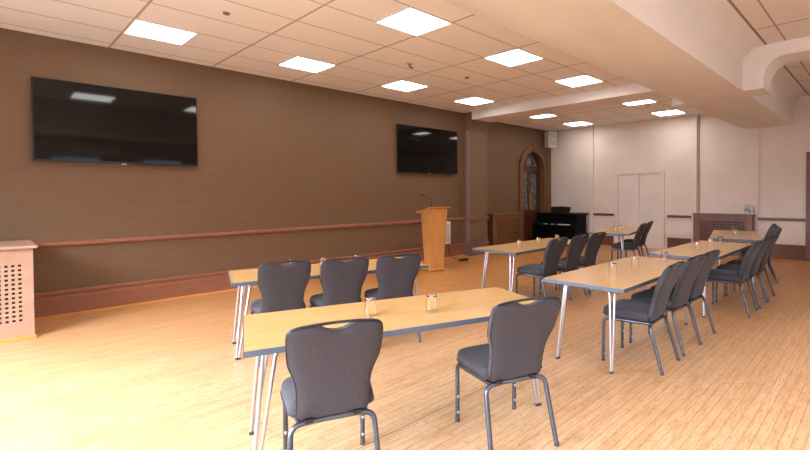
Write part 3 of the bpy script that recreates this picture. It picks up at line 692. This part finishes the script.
for (x, y), lb in (((6.40, 1.88), 'clear glass on the second right hand table, nearest of three'), ((7.0, 1.88), 'clear glass on the second right hand table, middle of three'), ((7.42, 1.86), 'clear glass on the second right hand table, at its far end')):
    glass(x, y, lb, 'glasses on the second right hand table')
for (x, y), lb in (((9.65, 2.2), 'clear glass on the far right table, farther and left of the pair'), ((8.82, 1.97), 'clear glass on the far right table, nearer and right of the pair')):
    glass(x, y, lb, 'glasses on the far right table')
for (x, y), lb in (((8.32, 3.93), 'clear glass on the table before the double door, leftmost of three'), ((8.72, 4.02), 'clear glass on the table before the double door, middle of three'), ((9.12, 4.12), 'clear glass on the table before the double door, rightmost of three')):
    glass(x, y, lb, 'glasses on the table before the double door')

# ------------------------------------------------------------------ lectern
t = thing('lectern', 'light oak lectern tapering to its foot, in front of the brown wall', 'lectern', (5.67, 6.32, 0), R_(-12))
def frustum(bm, b, tp, z0, z1):
    lo = [bm.verts.new((x, y, z0)) for x, y in b]; hi = [bm.verts.new((x, y, z1)) for x, y in tp]
    bm.faces.new(lo[::-1]); bm.faces.new(hi)
    for i in range(4): bm.faces.new((lo[i], lo[(i+1)%4], hi[(i+1)%4], hi[i]))
def quad(x0, x1, y0, y1): return [(x0, y0), (x1, y0), (x1, y1), (x0, y1)]
bm = B(); box(bm, 0, 0.36, 0, 0.36, 0.015, 0.04, 0.004)
for x, y in ((0.03, 0.03), (0.33, 0.03), (0.03, 0.33), (0.33, 0.33)): box(bm, x-0.02, x+0.02, y-0.02, y+0.02, 0, 0.016)
link('plinth', bm, M['lectern'], t)
bm = B(); frustum(bm, quad(0.045, 0.31, 0.04, 0.29), quad(-0.01, 0.375, -0.01, 0.33), 0.04, 1.13); link('body', bm, M['lectern'], t)
bm = B(); prism(bm, [(-0.045, 1.185), (0.46, 1.075), (0.46, 1.100), (-0.045, 1.210)], 'x', -0.04, 0.43); box(bm, -0.04, 0.43, 0.46, 0.475, 1.073, 1.13)
prism(bm, [(-0.01, 1.13), (0.33, 1.13), (0.33, 1.105), (0.30, 1.112), (-0.01, 1.176)], 'x', -0.01, 0.375)
link('reading_board', bm, M['lectern'], t)
bm = B(); lathe(bm, [(0, 0), (0.022, 0), (0.022, 0.03), (0.012, 0.045), (0, 0.045)], 14, (0.06, 0.03, 1.19)); tube(bm, [(0.06, 0.03, 1.22), (0.055, 0.04, 1.30), (0.02, 0.07, 1.38), (-0.06, 0.14, 1.43)], 0.006, 8)
m_ = link('gooseneck_microphone', bm, M['black'], t, 50)
bm = B(); tube(bm, [(-0.055, 0.136, 1.428), (-0.10, 0.175, 1.452)], 0.011, 10); link('microphone_head', bm, M['black'], m_, 50)

# white wall box with cable behind the lectern
t = thing('wall_box', 'flat white box on the brown wall just behind the lectern, cable hanging down', 'wall box', (7.02, YT, 0.33))
bm = B(); box(bm, -0.17, 0.17, -0.10, -0.001, 0, 0.50, 0.008); link('casing', bm, M['white'], t)
bm = B(); box(bm, -0.14, 0.14, -0.104, -0.099, 0.04, 0.46, 0.002); link('front_panel', bm, M['offwhite'], t)
bm = B(); tube(bm, fillet([(7.12, 7.34, 0.34), (7.13, 7.33, 0.12), (7.2, 7.25, 0.01), (7.1, 7.0, 0.008), (6.85, 6.75, 0.008)], 0.1, 5), 0.007, 8)
tag(link('power_cable', bm, M['black'], None, 50), 'black cable running from the white wall box down to the floor', 'cable')
bm = B(); box(bm, 7.02, 7.22, 6.80, 6.90, 0, 0.04, 0.01)
tag(link('power_adapter', bm, M['black']), 'small black adapter lying on the floor behind the lectern', 'adapter')

# ------------------------------------------------------------------ wall speaker
t = thing('wall_speaker', 'off white loudspeaker high in the corner above the arched door', 'speaker', (11.46, 7.50, 2.80), R_(-22))
bm = B(); prism(bm, [(-0.15, 0.0), (0.15, 0.0), (0.15, 0.22), (-0.15, 0.22)], 'z', 0, 0.46); 
bmesh.ops.bevel(bm, geom=bm.edges[:], offset=0.012, segments=2, affect='EDGES'); bmesh.ops.translate(bm, vec=(0, -0.2, 0), verts=bm.verts[:]); link('cabinet', bm, M['offwhite'], t, 40)
bm = B(); box(bm, -0.12, 0.12, -0.207, -0.199, 0.04, 0.42, 0.003); link('grille', bm, noisy(newmat('speaker_grille', (150, 142, 132), 0.7), (140, 134, 124), (160, 152, 142), (1, 1, 1), 90, 2), t)
bm = B(); lathe(bm, [(0, 0), (0.022, 0), (0.02, 0.006), (0, 0.01)], 16); bmesh.ops.transform(bm, matrix=Matrix.Translation((0.0, -0.206, 0.23)) @ Matrix.Rotation(PI/2, 4, 'X'), verts=bm.verts[:]); link('badge', bm, M['white'], t, 50)
bm = B(); box(bm, -0.03, 0.03, 0.0, 0.21, 0.18, 0.28); link('bracket', bm, M['black'], t)

# ------------------------------------------------------------------ upright piano
t = thing('upright_piano', 'black upright piano in the corner beside the arched door', 'piano', (0, 0, 0))
PX, P0_, P1_ = 10.95, 6.36, 7.665
bm = B(); box(bm, PX+0.12, PX+0.67, P0_, P1_, 0.08, 0.855, 0.008); box(bm, PX, PX+0.14, P0_, P0_+0.05, 0, 0.62, 0.006); box(bm, PX, PX+0.14, P1_-0.05, P1_, 0, 0.62, 0.006)
for y in (P0_, P1_-0.06): box(bm, PX+0.12, PX+0.66, y, y+0.06, 0, 0.09)
link('case', bm, M['piano'], t)
bm = B(); box(bm, PX+0.09, PX+0.68, P0_-0.015, P1_+0.01, 0.857, 0.885, 0.008); link('lid', bm, M['piano'], t)
bm = B(); box(bm, PX-0.03, PX+0.13, P0_, P1_, 0.52, 0.575, 0.006); link('key_shelf', bm, M['piano'], t)
bm = B()
for k in range(42): box(bm, PX-0.015, PX+0.11, P0_+0.08+k*0.0265, P0_+0.105+k*0.0265, 0.576, 0.590)
link('keys', bm, M['ivory'], t)
bm = B(); 
for y in (0.0, 0.46, 0.68): box(bm, PX-0.034, PX+0.125, P0_+0.06+y, P0_+0.06+y+(0.10 if y else 0.06), 0.58, 0.612, 0.004)
box(bm, PX-0.034, PX+0.125, P1_-0.32, P1_-0.05, 0.58, 0.612, 0.004)
link('key_cover', bm, M['piano'], t)
bm = B(); prism(bm, [(6.80, 0.887), (7.26, 0.887), (7.28, 1.05), (7.23, 1.072), (7.02, 1.078), (6.77, 1.065), (6.74, 1.045)], 'x', 11.2, 11.45)
bmesh.ops.bevel(bm, geom=bm.edges[:], offset=0.012, segments=2, affect='EDGES')
tag(link('equipment_case', bm, M['blackmatte'], None, 40), 'low black case lying on top of the piano', 'case')

# ------------------------------------------------------------------ jugs on the rear radiator cover
def jug(x, y, h, lb):
    t = thing('water_jug', lb, 'jug', (x, y, 0.9555), 0, 'glass jugs on the rear radiator cover')
    bm = B(); lathe(bm, [(0, 0), (0.040, 0), (0.044, 0.01), (0.045, h*0.55), (0.034, h*0.78), (0.030, h*0.88), (0.033, h), (0.030, h), (0.027, h*0.88), (0.031, h*0.77), (0.042, h*0.54), (0.041, 0.014), (0, 0.012)], 24); link('body', bm, M['waterglass'], t, 50)
    bm = B(); lathe(bm, [(0.0455, h*0.36), (0.0465, h*0.36), (0.0465, h*0.5), (0.0455, h*0.5)], 24); link('band', bm, newmat('grey_blue_band', (96, 104, 112), 0.5), t, 50)
    bm = B(); lathe(bm, [(0, h*0.985), (0.034, h*0.985), (0.034, h+0.012), (0.02, h+0.02), (0, h+0.02)], 24); link('lid', bm, M['white'], t, 50)
jug(11.74, 2.40, 0.235, 'taller glass jug with a grey band on the rear radiator cover')
jug(11.76, 2.305, 0.17, 'shorter glass jug at the right end of the rear radiator cover')

# air conditioning unit on the wall behind the camera, seen mirrored in the screen
t = thing('air_conditioner', 'white wall air conditioner, seen only as a reflection in the left screen', 'air conditioner', (2.5, YO, 3.0))
bm = B(); prism(bm, [(YO*0, 0.0), (0.18, 0.0), (0.24, 0.08), (0.24, 0.34), (0, 0.36)], 'x', -0.6, 0.6); bmesh.ops.bevel(bm, geom=bm.edges[:], offset=0.015, segments=2, affect='EDGES'); link('casing', bm, M['white'], t, 40)
bm = B(); box(bm, -0.55, 0.55, 0.10, 0.19, -0.012, 0.003); link('louvre', bm, M['offwhite'], t)
